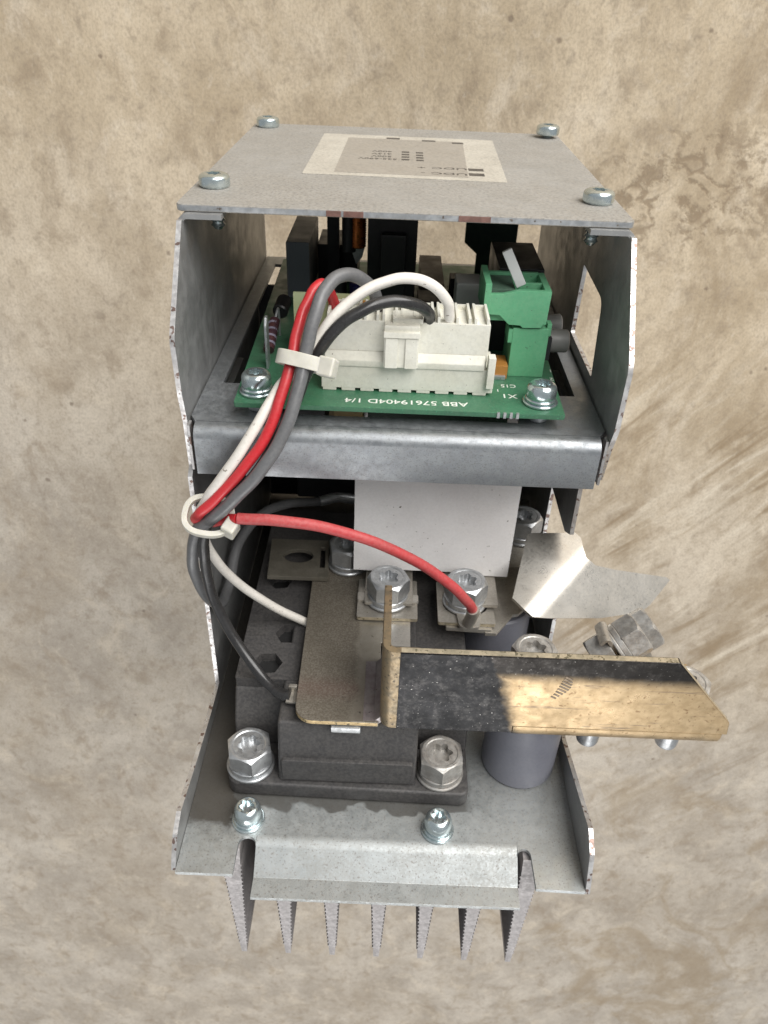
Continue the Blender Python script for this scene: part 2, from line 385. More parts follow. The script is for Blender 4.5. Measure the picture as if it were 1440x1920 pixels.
class MB:
    def __init__(self):
        self.bm = bmesh.new()
    def prism(self, poly, axis, a, b, holes=(), side=None):
        bm = self.bm
        loops = [poly] + list(holes)
        if not holes:
            vs = [bm.verts.new(to3(u, v, a, axis)) for u, v in poly]
            faces = [bm.faces.new(vs)]
        else:
            edges = []
            for lp in loops:
                vs = [bm.verts.new(to3(u, v, a, axis)) for u, v in lp]
                for i in range(len(vs)):
                    edges.append(bm.edges.new((vs[i], vs[(i + 1) % len(vs)])))
            r = bmesh.ops.triangle_fill(bm, use_beauty=True, use_dissolve=False, edges=edges)
            faces = [g for g in r['geom'] if isinstance(g, bmesh.types.BMFace)]
        r = bmesh.ops.extrude_face_region(bm, geom=faces)
        nv = [g for g in r['geom'] if isinstance(g, bmesh.types.BMVert)]
        d = Vector(to3(0, 0, b - a, axis))
        bmesh.ops.translate(bm, verts=nv, vec=d)
        if side is not None:
            ax = 'xyz'.index(axis)
            for f in {f for v in nv for f in v.link_faces}:
                f.normal_update()
                if abs(f.normal[ax]) < 0.5:
                    f.material_index = side
        return self
    def box(self, x0, x1, y0, y1, z0, z1):
        return self.prism([(x0, y0), (x1, y0), (x1, y1), (x0, y1)], 'z', z0, z1)
    def sheet(self, path, radii, th, axis, a, b, side=None):
        """folded sheet: polyline centre path with bend radii, extruded along axis"""
        pts = fillet(path, radii)
        L, R_ = [], []
        for i, p in enumerate(pts):
            q0 = pts[max(i - 1, 0)]
            q1 = pts[min(i + 1, len(pts) - 1)]
            t = Vector((q1[0] - q0[0], q1[1] - q0[1])).normalized()
            n = Vector((-t.y, t.x)) * th / 2
            L.append((p[0] + n.x, p[1] + n.y))
            R_.append((p[0] - n.x, p[1] - n.y))
        return self.prism(L + R_[::-1], axis, a, b)
    def loft(self, loops, origin=(0, 0, 0), axis=(0, 0, 1), N=48, cap0=True, cap1=True):
        """loops: list of (r, z) with r, z numbers or functions of the angle"""
        q = Vector((0, 0, 1)).rotation_difference(Vector(axis).normalized())
        o = Vector(origin)
        rings = []
        for r, z in loops:
            ring = []
            for i in range(N):
                a = 2 * PI * i / N
                rr = r(a) if callable(r) else r
                zz = z(a) if callable(z) else z
                ring.append(self.bm.verts.new(o + q @ Vector((rr * math.cos(a), rr * math.sin(a), zz))))
            rings.append(ring)
        for A, B in zip(rings, rings[1:]):
            for i in range(N):
                j = (i + 1) % N
                self.bm.faces.new((A[i], A[j], B[j], B[i]))
        if cap0:
            self.bm.faces.new(rings[0][::-1])
        if cap1:
            self.bm.faces.new(rings[-1])
        return self
    def cyl(self, origin, axis, r, h, N=32, ch=0.3):
        return self.loft([(r - ch, 0), (r, ch), (r, h - ch), (r - ch, h)], origin, axis, N)
    def tube(self, pts, r, N=16, sub=8, cap=True, wob=0.0):
        P = catmull(pts, sub)
        ph = [random.uniform(0, 6.28) for _ in range(6)]
        for i, p in enumerate(P):
            p += Vector((math.sin(i * 0.31 + ph[0]) + 0.6 * math.sin(i * 0.83 + ph[1]), math.sin(i * 0.27 + ph[2]), math.sin(i * 0.37 + ph[3]) + 0.6 * math.sin(i * 0.71 + ph[4]))) * wob
        T = [(P[min(i + 1, len(P) - 1)] - P[max(i - 1, 0)]).normalized() for i in range(len(P))]
        n = T[0].orthogonal().normalized()
        rings = []
        for p, t in zip(P, T):
            n = (n - t * n.dot(t)).normalized()
            b = t.cross(n)
            rings.append([self.bm.verts.new(p + (n * math.cos(2 * PI * k / N) + b * math.sin(2 * PI * k / N)) * r) for k in range(N)])
        for A, B in zip(rings, rings[1:]):
            for i in range(N):
                j = (i + 1) % N
                self.bm.faces.new((A[i], A[j], B[j], B[i]))
        if cap:
            self.bm.faces.new(rings[0][::-1])
            self.bm.faces.new(rings[-1])
        return self
    def xform(self, m):
        bmesh.ops.transform(self.bm, matrix=m, verts=self.bm.verts)
        return self
    def mesh(self, name, mats, bevel=0.0, seg=2, sharp=38, bevmin=28):
        bm = self.bm
        bmesh.ops.recalc_face_normals(bm, faces=bm.faces)
        if bevel:
            es = [e for e in bm.edges if len(e.link_faces) == 2 and e.calc_face_angle(0) > math.radians(bevmin)]
            bmesh.ops.bevel(bm, geom=es, offset=bevel, segments=seg, profile=0.5, affect='EDGES', clamp_overlap=True)
        for f in bm.faces:
            f.smooth = True
        for e in bm.edges:
            if len(e.link_faces) == 2 and e.calc_face_angle(0) > math.radians(sharp):
                e.smooth = False
        bmesh.ops.scale(bm, vec=(MM, MM, MM), verts=bm.verts)
        me = bpy.data.meshes.new(name)
        bm.to_mesh(me)
        bm.free()
        for m in (mats if isinstance(mats, (list, tuple)) else [mats]):
            me.materials.append(m)
        return me
    def build(self, name, mats, parent, bevel=0.0, label=None, **kw):
        o = place(name, self.mesh(name, mats, bevel, **kw), parent, label=label)
        if bevel:
            md = o.modifiers.new("flat_faces", 'WEIGHTED_NORMAL')
            md.weight = 100
            md.keep_sharp = True
        return o

def place(name, me, parent, loc=(0, 0, 0), rz=0.0, axis=None, label=None):
    o = bpy.data.objects.new(name, me)
    COL.objects.link(o)
    o.parent = parent
    o.location = Vector(loc) * MM
    if axis is not None:
        q = Vector((0, 0, 1)).rotation_difference(Vector(axis).normalized())
        o.rotation_mode = 'QUATERNION'
        o.rotation_quaternion = q @ Matrix.Rotation(rz, 3, 'Z').to_quaternion()
    else:
        o.rotation_euler = (0, 0, rz)
    if label:
        o["label"] = label
    return o

def fillet(path, radii, n=7):
    out = [path[0]]
    for i in range(1, len(path) - 1):
        r = radii[i - 1]
        p = Vector(path[i])
        a = (Vector(path[i - 1]) - p).normalized()
        b = (Vector(path[i + 1]) - p).normalized()
        ang = a.angle(b)
        if r <= 0:
            out.append(tuple(p))
            continue
        d = r / math.tan(ang / 2)
        c = p + (a + b).normalized() * (r / math.sin(ang / 2))
        s, e = p + a * d - c, p + b * d - c
        a0 = math.atan2(s.y, s.x)
        da = (math.atan2(e.y, e.x) - a0 + PI) % (2 * PI) - PI
        for k in range(n + 1):
            t = a0 + da * k / n
            out.append((c.x + r * math.cos(t), c.y + r * math.sin(t)))
    out.append(path[-1])
    return out

def rpoly(pts, r, n=5):
    """closed polygon with rounded corners; r a number or list"""
    out = []
    N = len(pts)
    for i in range(N):
        rr = r[i] if isinstance(r, (list, tuple)) else r
        p = Vector(pts[i])
        if rr <= 0:
            out.append(tuple(p))
            continue
        a = (Vector(pts[i - 1]) - p)
        b = (Vector(pts[(i + 1) % N]) - p)
        out += fillet([tuple(p + a), tuple(p), tuple(p + b)], [rr], n)[1:-1]
    return out

def catmull(pts, sub):
    P = [Vector(p) for p in pts]
    P = [P[0] * 2 - P[1]] + P + [P[-1] * 2 - P[-2]]
    out = []
    for i in range(1, len(P) - 2):
        for k in range(sub):
            t = k / sub
            out.append(0.5 * ((2 * P[i]) + (-P[i - 1] + P[i + 1]) * t + (2 * P[i - 1] - 5 * P[i] + 4 * P[i + 1] - P[i + 2]) * t * t
                              + (-P[i - 1] + 3 * P[i] - 3 * P[i + 1] + P[i + 2]) * t ** 3))
    out.append(P[-2].copy())
    return out

def part(name, parent, label=None):
    o = bpy.data.objects.new(name, None)
    COL.objects.link(o)
    o.parent = parent
    o.empty_display_size = 0.01
    if label:
        o["label"] = label
    return o

def text(s, size, loc, m, parent, name="printed_text", rot=PI, sx=1.0):
    c = bpy.data.curves.new("text", 'FONT')
    c.body = s
    c.size = size * MM
    c.extrude = 0.03 * MM
    c.offset = 0.02 * MM
    c.align_x = 'CENTER'
    c.align_y = 'CENTER'
    tmp = bpy.data.objects.new("text", c)
    COL.objects.link(tmp)
    dg = bpy.context.evaluated_depsgraph_get()
    me = bpy.data.meshes.new_from_object(tmp.evaluated_get(dg))
    bpy.data.objects.remove(tmp)
    bpy.data.curves.remove(c)
    me.materials.clear()
    me.materials.append(m)
    o = place(name, me, parent, loc, rot)
    o.scale = (sx, 1, 1)
    return o

# fasteners, built once, mesh data shared
def hexr(af):
    def f(a):
        k = (a + PI / 6) % (PI / 3) - PI / 6
        return af / 2 / math.cos(k)
    return f
def star(r, depth=0.16):
    return lambda a: r * (1 + depth * math.cos(6 * a))

def hex_bolt_mesh(name, af, h, m, torx=3.2):
    hr = hexr(af)
    mb = MB()
    rt = af * 0.47
    mb.loft([(lambda a: hr(a) * 0.97, 0), (hr, 0.35), (hr, lambda a: h - 0.25 - (hr(a) - af / 2) * 0.85),
             (rt, h), (rt - 0.9, h), (rt - 1.3, h - 0.25), (star(torx), h - 0.25), (star(torx * 0.94), h - 3.0)], N=72)
    return mb.mesh(name, m, sharp=24)

def washer_mesh(name, r, ri, h, m, ch=0.25):
    mb = MB()
    mb.loft([(ri, 0), (r - ch, 0), (r, ch), (r, h - ch), (r - ch, h), (ri, h)], N=48, cap0=False, cap1=False)
    return mb.mesh(name, m, sharp=30)

def pan_screw_mesh(name, r, h, m, shank=0.0, sr=2.4, torx=2.2, dome=0.55):
    mb = MB()
    pr = [(r * 0.93, 0), (r, h * 0.15), (r, h * dome)]
    for k in range(1, 6):
        a = k / 6 * PI / 2
        pr.append((r * (1 - 0.42 * (1 - math.cos(a))), h * dome + h * (1 - dome) * math.sin(a)))
    pr += [(torx * 1.35, h), (star(torx), h - 0.1), (star(torx * 0.93), h - 1.9)]
    mb.loft(pr, N=48)
    if shank:
        z = 0.0
        lp = []
        while z > -shank:
            lp += [(sr * 0.78, z), (sr, z - 0.7), (sr * 0.78, z - 1.1)]
            z -= 1.7
        lp += [(sr * 0.5, z - 0.3)]
        mb.loft(lp[::-1], N=20)
    return mb.mesh(name, m, sharp=28)

BOLT = hex_bolt_mesh("bolt", 15.0, 8.0, zinc, 3.7)
BOLT_OLD = hex_bolt_mesh("bolt", 15.0, 8.0, steel_old, 3.7)
SPRING = washer_mesh("spring_washer", 8.2, 4.2, 2.2, zinc)
FLAT = washer_mesh("washer", 8.9, 4.2, 1.5, zinc, 0.4)
SPRING_OLD = washer_mesh("spring_washer", 8.2, 4.2, 2.2, steel_old)
FLAT_OLD = washer_mesh("washer", 8.9, 4.2, 1.5, steel_old, 0.4)
PAN = pan_screw_mesh("screw", 5.2, 4.2, zinc_blue, shank=12, sr=2.5, dome=0.62)
PAN_PCB = pan_screw_mesh("screw", 5.0, 5.2, zinc_blue, torx=2.3)
DOME = pan_screw_mesh("screw", 4.9, 6.0, zinc_blue, torx=2.3, dome=0.45)
W_SMALL = washer_mesh("washer", 5.9, 2.5, 1.1, zinc_blue, 0.3)
W_SMALL2 = washer_mesh("spring_washer", 5.2, 2.5, 1.2, zinc_blue, 0.35)

def bolt_set(parent, p, axis=(0, 0, 1), rz=0.0, old=False):
    a = Vector(axis).normalized()
    p = Vector(p)
    place("washer", FLAT_OLD if old else FLAT, parent, p, rz, a)
    place("spring_washer", SPRING_OLD if old else SPRING, parent, p + a * 1.5, rz, a)
    place("bolt", BOLT_OLD if old else BOLT, parent, p + a * 3.7, rz, a)

def screw_set(parent, p, me, rz=0.0):
    p = Vector(p)
    place("washer", W_SMALL, parent, p, rz)
    place("spring_washer", W_SMALL2, parent, p + Vector((0, 0, 1.1)), rz)
    place("screw", me, parent, p + Vector((0, 0, 2.2)), rz)

# ------------------------------------------------------------------ floor
mb = MB()
mb.bm.faces.new([mb.bm.verts.new(v) for v in ((-6000, -6000, 0), (6000, -6000, 0), (6000, 6000, 0), (-6000, 6000, 0))])
floor = mb.build("floor", floor_material(), None)
floor["kind"] = "structure"

# ------------------------------------------------------------------ the unit
unit = bpy.data.objects.new("power_converter", None)
COL.objects.link(unit)
unit.empty_display_size = 0.05
unit.matrix_world = Matrix.Translation((0, 0, 0.330)) @ Matrix.Rotation(-PI / 2, 4, 'X')
unit["label"] = "open galvanised steel power converter with green circuit board, wires, brass bar and heat sink"
unit["category"] = "power converter"

# --- top cover
cover = MB().prism(rpoly([(-72.2, -0.4), (71, -0.4), (70.4, 151), (-71, 151)], 2.5), 'z', -2.2, 0, side=1) \
    .build("top_cover", [galv_dusty, cover_edge], unit, bevel=0.35, label="dusty grey steel top cover")
for sx, y in ((-64.6, 24), (-64.0, 142), (63.6, 22.5), (64.5, 142)):
    place("screw", PAN, cover, (sx, y, 0.1 if (sx < 0 or y < 100) else 1.4), random.random() * 3)
for x0, x1 in ((-25.2, -20.6), (-19.8, -13.6), (16, 26)):
    MB().box(x0, x1, -0.65, 0.6, -1.95, -0.25).build("rust_patch", rust_brown, cover, bevel=0.08)
lab = MB().prism(rpoly([(-38, 48), (36, 46), (38, 128), (-37, 129.5)], 0.6), 'z', 0.004, 0.22) \
    .build("sticker", label_white, cover, label="worn white sticker with smudged print")
MB().prism([(-26.8, 52), (22.3, 51), (24.3, 120), (-25.6, 121.5)], 'z', 0.18, 0.30).build("sticker_film", label_film, cover)
def mark(x0, x1, y0, y1, z=0.27):
    MB().box(x0, x1, y0, y1, z, z + 0.09).build("printed_bar", ink, cover)
mark(22.9, 28.6, 54.2, 58.6, 0.2)
mark(23.2, 28.9, 62.6, 66.8, 0.2)
mark(-9.0, -3.2, 120.2, 124.5, 0.2)
mark(6.5, 12.4, 118.6, 121.4)
mark(19.5, 24.4, 115.8, 118.6)
for k in range(4):
    y = 77.0 + 5.0 * k
    mark(-2.2, 0.9, y, y + 2.5)
    mark(3.6, 6.5, y - 0.4, y + 2.1)
text("UDC -", 4.4, (13.6, 56, 0.32), ink, cover, sx=1.45)
text("UDC +", 4.4, (13.2, 65.2, 0.32), ink, cover, sx=1.45)
for k, s in enumerate(("525-690V", "500V", "415V", "400V")):
    text(s, 3.9, (-10.2 if k else -11.6, 78.3 + 5.0 * k, 0.32), ink, cover, sx=1.0)

# --- side panels (one sheet each, from the flange under the cover down to the base flange)
left_poly = [(-4.2, -3.9), (-27.0, -31.4), (-28.2, -34.5), (-27.6, -52), (-25.5, -63), (-25.0, -80), (-28.3, -82.5), (-29, -184.5),
             (-46, -184.2), (-68, -182.0), (-93, -178.5), (-100, -181.5), (-105, -188), (-107, -191.5), (150, -191.5), (152, -6), (150, -5)]
sp = MB().prism(left_poly, 'x', -71.2, -69.6, side=1)
sp.sheet([(-70.4, -5.2), (-70.4, -3.1), (-57.5, -3.1)], [2.0], 1.6, 'y', -2.6, 150)
side_l = sp.build("side_panel", [galv_panel, cut_edge], unit, bevel=0.18)
right_poly = [(-4.0, -3.9), (-28.4, -34.5), (-29.6, -38), (-29.8, -58), (-27, -66), (-24, -80), (-4.0, -86), (-5.6, -117.5), (2, -121.5), (35, -121.5), (35.5, -160), (-7.5, -160), (-8.5, -181.5),
              (-30, -182.5), (-53, -182.2), (-97, -172.5), (-104, -177), (-108, -187), (-109.5, -191.5), (150, -191.5), (152, -6), (150, -5)]
win1 = rpoly([(15, -30.5), (50, -29.0), (51.5, -57.0), (9.5, -57.2)], [5, 1, 1, 1])
sp = MB().prism(right_poly, 'x', 69.6, 71.2, holes=[win1], side=1)
sp.sheet([(70.4, -5.2), (70.4, -3.1), (57.0, -3.1)], [2.0], 1.6, 'y', -2.4, 150)
side_r = sp.build("side_panel", [galv_panel, cut_edge], unit, bevel=0.18)
# dark plate added to block light from behind the lower compartment
MB().box(-69.4, 69.4, 118, 119.5, -188, -66).build("light_blocking_plate", dark_box, unit)

# --- tray that carries the board
tr = MB()
hole = [(-63.2, 3), (-37, 3), (-37, -18.6), (41, -18.6), (41, 3), (63.4, 3), (63.4, 138), (-63.2, 138)]
tr.prism([(-69.0, 150), (-69.0, -22), (-67.0, -25.6), (66.6, -25.6), (69.0, -22), (69.0, 150)], 'z', -63.5, -62, holes=[hole])
tray = tr.build("tray", galv, unit)
MB().sheet([(-25.8, -62.75), (-30.4, -62.75), (-30.4, -79.3)], [3.2], 1.5, 'x', -66.8, 66.6).build("front_flange", galv, tray, bevel=0.15)
for s in (-1, 1):
    MB().sheet([(s * 69.0, -62.8), (s * 69.0, -80.0)], [], 1.0, 'y', -27.6, -24.0).build("corner_tab", cut_edge, tray, bevel=0.2)
    MB().box(min(s * 69.5, s * 66.9), max(s * 69.5, s * 66.9), -25.5, 60, -79, -78).build("side_lip", galv_panel, tray)

# --- circuit board
pcb = MB().prism(rpoly([(-54.3, -23.4), (54.6, -23.4), (57.5, 128), (-57.5, 128)], 0.8), 'z', -57.7, -56).build("circuit_board", board_green, unit, bevel=0.12, label="green circuit board with white print")
for sx in (-47.8, 47.4):
    screw_set(pcb, (sx, -14.8, -56), PAN_PCB, rz=0.3 + sx)
    MB().cyl((sx, -14.8, -62), (0, 0, 1), 3.4, 4.3).build("spacer", zinc, pcb)
text("ABB 57619404D 1/4", 4.1, (2.4, -18.3, -55.96), silk, pcb, sx=1.2)
text("X1", 4.2, (37.5, -10.8, -55.96), silk, pcb, sx=1.1)
text("1", 2.6, (34.0, -6.8, -55.96), silk, pcb)
text("C15", 3.2, (38.0, -3.0, -55.96), silk, pcb)
text("X2", 4.0, (47.5, -3.6, -55.96), silk, pcb)
text("2", 3.0, (54.3, 4.0, -55.96), silk, pcb)
text("1", 3.0, (54.9, 11.0, -55.96), silk, pcb)
for k in range(4):
    MB().box(32.2 + k * 2.1, 33.2 + k * 2.1, -23.75, -22.6, -57.8, -55.9).build("edge_contact", zinc, pcb, bevel=0.15)

# white multi-pole plug and header
con = MB()
con.box(-26.4, 31.4, -11.6, 4.5, -54.9, -46.6)
con.box(-24.6, 28.6, -10.6, 3.6, -46.6, -31.2)
con.prism([(-12.0, -46.8), (-12.2, -44.6), (-10.8, -41.6), (-10.0, -46.8)], 'x', -25.2, 27.8)
con.box(28.9, 31.3, -13.4, -9.4, -52.5, -41.5)
for k in range(9):
    x = -26.0 + k * 6.35
    con.box(x, x + 4.6, -11.5, 4.0, -55.95, -54.8)
con.build("plug_housing", conn_white, pcb, bevel=0.22, label="off-white nylon plug housing")
for k in range(9):
    x = -24.4 + k * 5.95
    MB().box(x, x + 0.9, -10.4, 3.4, -31.4, -29.2).box(x + 4.0, x + 4.9, -10.4, 3.4, -31.4, -29.2) \
        .box(x + 0.9, x + 4.0, 2.4, 3.4, -31.4, -29.6).build("wire_slot", conn_white, pcb, bevel=0.12)
la = MB().box(-5.7, 5.6, -14.6, -10.5, -45.5, -31.0).box(-5.3, -1.2, -15.3, -14.4, -45.5, -35.0).box(1.2, 5.2, -15.3, -14.4, -45.5, -35.0)
la.box(-5.9, 5.8, -15.8, -13.0, -34.8, -32.8).box(-3.2, 6.6, -12.2, -5, -31.2, -29.4)
la.build("plug_latch", conn_white, pcb, bevel=0.25)

# green pluggable terminal
MB().prism([(5, -56), (22, -56), (22, -38), (5, -38)], 'x', 38.4, 51.0).build("terminal_header", term_green, pcb, bevel=0.3)
MB().box(37.0, 38.6, 5.2, 14, -43.5, -38.5).box(50.2, 51.8, 6, 10, -41, -36.5).build("header_clip", term_green, pcb, bevel=0.2)
tb = MB()
tb.prism([(28.5, -33.2), (33.0, -33.4), (36.5, -36.6), (40.5, -36.8), (41.4, -37.6), (47.8, -37.4), (48.2, -36.2), (49.3, -36.2), (49.6, -24.6), (41.0, -24.6), (38.0, -24.8), (33.5, -26.0), (29.5, -26.2), (28.2, -26.0)],
         'y', 4.2, 6.2)
tb.box(28.2, 49.6, 6.2, 24, -36, -29.5)
tb.box(27.2, 29.4, 4.0, 24, -34, -22.6)
tb.box(47.4, 49.7, 6.0, 24, -29.6, -24.6)
tb.box(29.2, 47.6, 22.2, 24, -29.6, -24.4)
tb.box(39.5, 47.6, 12.6, 14.0, -29.6, -24.8)
tb.build("terminal_plug", term_green, pcb, bevel=0.25, label="bright green terminal plug")
MB().prism([(29.6, -25.2), (37.8, -25.2), (37.8, -28), (29.6, -28)], 'y', 7, 21.5).build("terminal_lid", lid_green, pcb, bevel=0.2)
tilt = MB().box(-1.7, 1.7, -1.2, 1.2, -6.4, 6.4)
tilt.xform(Matrix.Translation((36.6, 9.0, -18.6)) @ Matrix.Rotation(-0.5, 4, 'Y') @ Matrix.Rotation(-0.15, 4, 'X'))
tilt.build("loose_tab", pale_grey, pcb, bevel=0.35)
for p in ((51.5, 14.5, -46.0), (51.5, 30, -46.2)):
    MB().cyl(p, (1, 0.06, 0), 4.1, 8.6, 28, 0.5).build("grey_knob", mid_grey, pcb)
MB().box(50.9, 53.4, 9.6, 20, -51.5, -43).build("knob_bracket", dark_box, pcb, bevel=0.2)
MB().box(32.2, 38.0, 2.4, 12, -56, -51.0).build("chip_capacitor", orange, pcb, bevel=0.3)
MB().box(33.2, 37.4, 1.4, 2.6, -56, -54.4).build("solder_pad", zinc, pcb, bevel=0.3)

# other board components
MB().box(34.2, 50.5, 27, 60, -56, -24.5).build("relay", dark_box, pcb, bevel=0.4)
MB().box(20.4, 30.2, 38, 50, -56, -34.2).build("film_capacitor", pale_grey, pcb, bevel=0.8)
MB().box(-48.8, -39.0, 75, 116, -56, -32.3).build("film_capacitor", grey_box, pcb, bevel=0.5)
MB().prism([(29.0, -6), (53.0, -6), (53.0, -42), (53, -56), (35.0, -56), (35.0, -47), (29.0, -42)], 'y', 118, 119.6).build("upright_board", board_dark, pcb)
tf = MB().box(-14.2, 5.2, 58, 98, -56, -11)
tf.box(-9, 1, 54, 58, -50, -22)
tf.build("transformer", black_metal, pcb, bevel=0.8)
MB().prism(rpoly([(-33.0, -56), (-27.8, -56), (-27.8, -8), (-33.0, -8)], 0.5), 'y', 93, 95.5, holes=[[(-30.4 + 1.3 * math.cos(a * PI / 6), -22 + 1.3 * math.sin(a * PI / 6)) for a in range(12)]]) \
    .build("mounting_post", black_metal, pcb)
coil = MB()
lp = []
for k in range(26):
    z = -34 + k * 0.9
    lp += [(3.1, z), (3.45, z + 0.45)]
coil.loft(lp, (-18.9, 78, 0), N=24)
coil.build("choke_winding", copper, pcb, sharp=80)
MB().cyl((-22.6, 78, -36), (0, 0, 1), 3.0, 26, 20).build("choke_core", dark_box, pcb)
MB().prism([(-22, -34), (-16, -34), (-17, -38), (-19.5, -41)], 'y', 77, 78).build("choke_lead", zinc, pcb)
MB().cyl((-17.3, 64, -56), (0, 0, 1), 4.3, 12, 28, 0.8).build("electrolytic_capacitor", violet, pcb)
MB().cyl((-26.5, 70, -56), (0, 0, 1), 3.5, 12, 28, 0.8).build("electrolytic_capacitor", dark_box, pcb)
MB().box(-38.4, -11.0, 14.2, 15.8, -56, -32.0).build("upright_card", board_pale, pcb, bevel=0.1)
MB().box(-26.0, -12.0, 12.8, 14.2, -39, -33.5).build("card_chip", orange, pcb, bevel=0.2)
for k in range(4):
    MB().cyl((-20.5 + k * 2.3, 12.6, -35.5 - 0.4 * k), (0, -1, 0.2), 0.7, 1.2, 10, 0.2).build("solder_joint", zinc, pcb)
for k in range(3):
    MB().cyl((-29.5 + k * 1.7, 52, -50 + 1.6 * k), (0, 0, 1), 0.6, 2.2, 10, 0.2).build("solder_joint", zinc, pcb)
for p in ((-47.6, 24), (-45.6, 23.2)):
    pass
MB().prism(rpoly([(2.6, -56), (7.6, -56), (7.6, -40), (6.2, -37.4), (4.0, -37.4), (2.6, -40)], 0.4), 'x', -47.3, -46.5).build("spade_terminal", zinc, pcb, bevel=0.12)
rs = part("resistor", pcb)
MB().tube([(-48.2, 15, -54.0), (-48.1, 18, -52.6), (-47.6, 25, -49.2), (-47.4, 28, -47.8)], 2.0, 14, 4).build("resistor_body", band_dark, pcb)
bpy.data.objects.remove(rs)
for k in range(4):
    y = 17.0 + k * 2.9
    z = -53.1 + k * 1.4
    MB().cyl((-48.1 + 0.12 * k, y, z), (0.05, 0.9, 0.43), 2.1, 1.0, 18, 0.1).build("resistor_band", band_pale, pcb)
MB().tube([(-47.4, 28, -47.8), (-46.8, 31, -45.0), (-46.6, 33, -46), (-46.6, 33.5, -56)], 0.45, 8, 5).build("resistor_lead", zinc, pcb)
MB().cyl((-47.5, 42, -50), (0.1, 1, 0.2), 3.0, 9, 20, 0.5).build("diode", black_metal, pcb)
MB().box(8, 18, 70, 110, -56, -46).build("dark_filler_box", brown_dark, pcb, bevel=0.4)  # dark boxes added to darken the space under the cover
MB().box(6.5, 19.5, 52, 66, -56, -47).build("dark_filler_box", black_metal, pcb, bevel=0.4)
MB().box(-38, -20, 100, 124, -56, -40).build("dark_filler_box", black_metal, pcb, bevel=0.4)
MB().box(20, 27, 66, 74, -56, -42).build("dark_filler_box", dark_box, pcb, bevel=0.4)
# solder side pieces seen in the gap under the board
MB().box(-22, -12, -17, 10, -72, -59.5).build("underside_component", tan_wind, pcb, bevel=0.4)
MB().box(-10.5, 38, -12, 20, -76, -60.5).build("underside_component", board_dark, pcb, bevel=0.3)
MB().box(-36, -25, -15, 10, -72, -60).build("underside_component", dark_box, pcb, bevel=0.4)

# --- base plate with stepped front lip and two slots
bp = [(-69.4, 150), (-69.4, -108.3)]
bp += [(-50.0, -108.3), (-50.0, -97.2)]
bp += [(-46.95 + 3.05 * math.cos(a), -97.2 + 3.05 * math.sin(a)) for a in [PI - PI * k / 8 for k in range(1, 8)]]
bp += [(-43.9, -97.2), (-43.9, -92.8), (48.2, -92.8), (48.2, -97.4)]
bp += [(50.4 + 2.3 * math.cos(a), -97.4 + 2.6 * math.sin(a)) for a in [PI - PI * k / 8 for k in range(1, 8)]]
bp += [(52.7, -97.4), (52.9, -109.2), (69.4, -109.6), (69.4, 150)]
base = MB().prism(bp, 'z', -191.6, -190, side=0).build("base_plate", [galv_base, cut_edge], unit, bevel=0.2, label="galvanised base plate with grime stains")
MB().sheet([(-92.6, -190.8), (-95.5, -190.8), (-104.6, -198.4), (-112.0, -198.4)], [5.5, 1.2], 1.6, 'x', -43.9, 48.2).build("front_lip", galv_base, base, bevel=0.15)
for sx, sy, rz in ((-47.9, -87.6, 0.2), (20.1, -88.8, 0.9)):
    screw_set(base, (sx, sy, -190), DOME, rz)
# --- heat sink
hs = part("heat_sink", unit, "grey aluminium heat sink with tapered ribbed fins")
MB().box(-58, 58, -78, 330, -204, -192).build("sink_base", alu, hs, bevel=0.4)
fp = []
z0, z1 = -203.0, -262.0
n = 22
def halfw(z):
    return 3.3 + (1.35 - 3.3) * (z - z0) / (z1 - z0)
R_, L_ = [], []
for k in range(n):
    za = z0 + (z1 - z0) * k / n
    zb = z0 + (z1 - z0) * (k + 0.55) / n
    R_ += [(halfw(za) - 0.15, za), (halfw(za) + 0.4, (za + zb) / 2), (halfw(zb) - 0.15, zb)]
prof = [(3.7, -190.2)] + R_ + [(1.35, -262), (1.05, -267.5), (-1.05, -267.5), (-1.35, -262)] + [(-x, z) for x, z in R_[::-1]] + [(-2.9, -190.2)]
prof[0] = (3.7, -192.5)
prof[-1] = (-3.7, -192.5)
mbf = MB().prism(prof, 'y', -97.5, 329.5)
FIN = mbf.mesh("fin", alu, sharp=25)
for k in range(7):
    place("fin", FIN, hs, ((k - 3) * 17.9 + 0.4, 0, 0))

# --- power module
pm = part("power_module", unit, "black plastic power module under the bars")
body = MB()
body.prism(rpoly([(-57.2, -77.8), (31.4, -79.4), (32.0, 60), (-57.2, 60)], [4.5, 3, 2, 2]), 'z', -189.6, -182.6)
body.prism([(-60.0, -182.8), (-58.5, -172), (-52.0, -160.4), (60, -160.4), (60, -182.8)], 'x', -56.8, 31.4)
body.build("module_case", plastic_black, pm, bevel=1.1, seg=3)
cb = MB().prism([(-76.4, -183), (-75.0, -171), (-71.2, -156.2), (58, -156.2), (58, -183)], 'x', -38.2, 11.8)
cb.build("module_block", plastic_black, pm, bevel=1.3, seg=3)
def hexagon(x, y, r, rot=0):
    return [(x + r * math.cos(rot + k * PI / 3), y + r * math.sin(rot + k * PI / 3)) for k in range(6)]
top = MB().prism(rpoly([(-56.6, -51.6), (-33, -51.6), (-33, 58), (-56.6, 58)], 1.0), 'z', -160.4, -156.0,
                 holes=[hexagon(-39.2, -27.4, 5.7), hexagon(-45.6, -43.6, 5.7, 0.1), hexagon(-47, 4, 5.0, 0.2)])
top.build("module_lid", plastic_black, pm, bevel=0.25)
for x, y in ((-39.2, -27.4), (-45.6, -43.6), (-47, 4)):
    MB().prism(hexagon(x, y, 7.2), 'z', -160.45, -160.1).build("recess_shade_sheet", hole_shade, pm)  # dark sheet added so the hex recess looks deep in shade
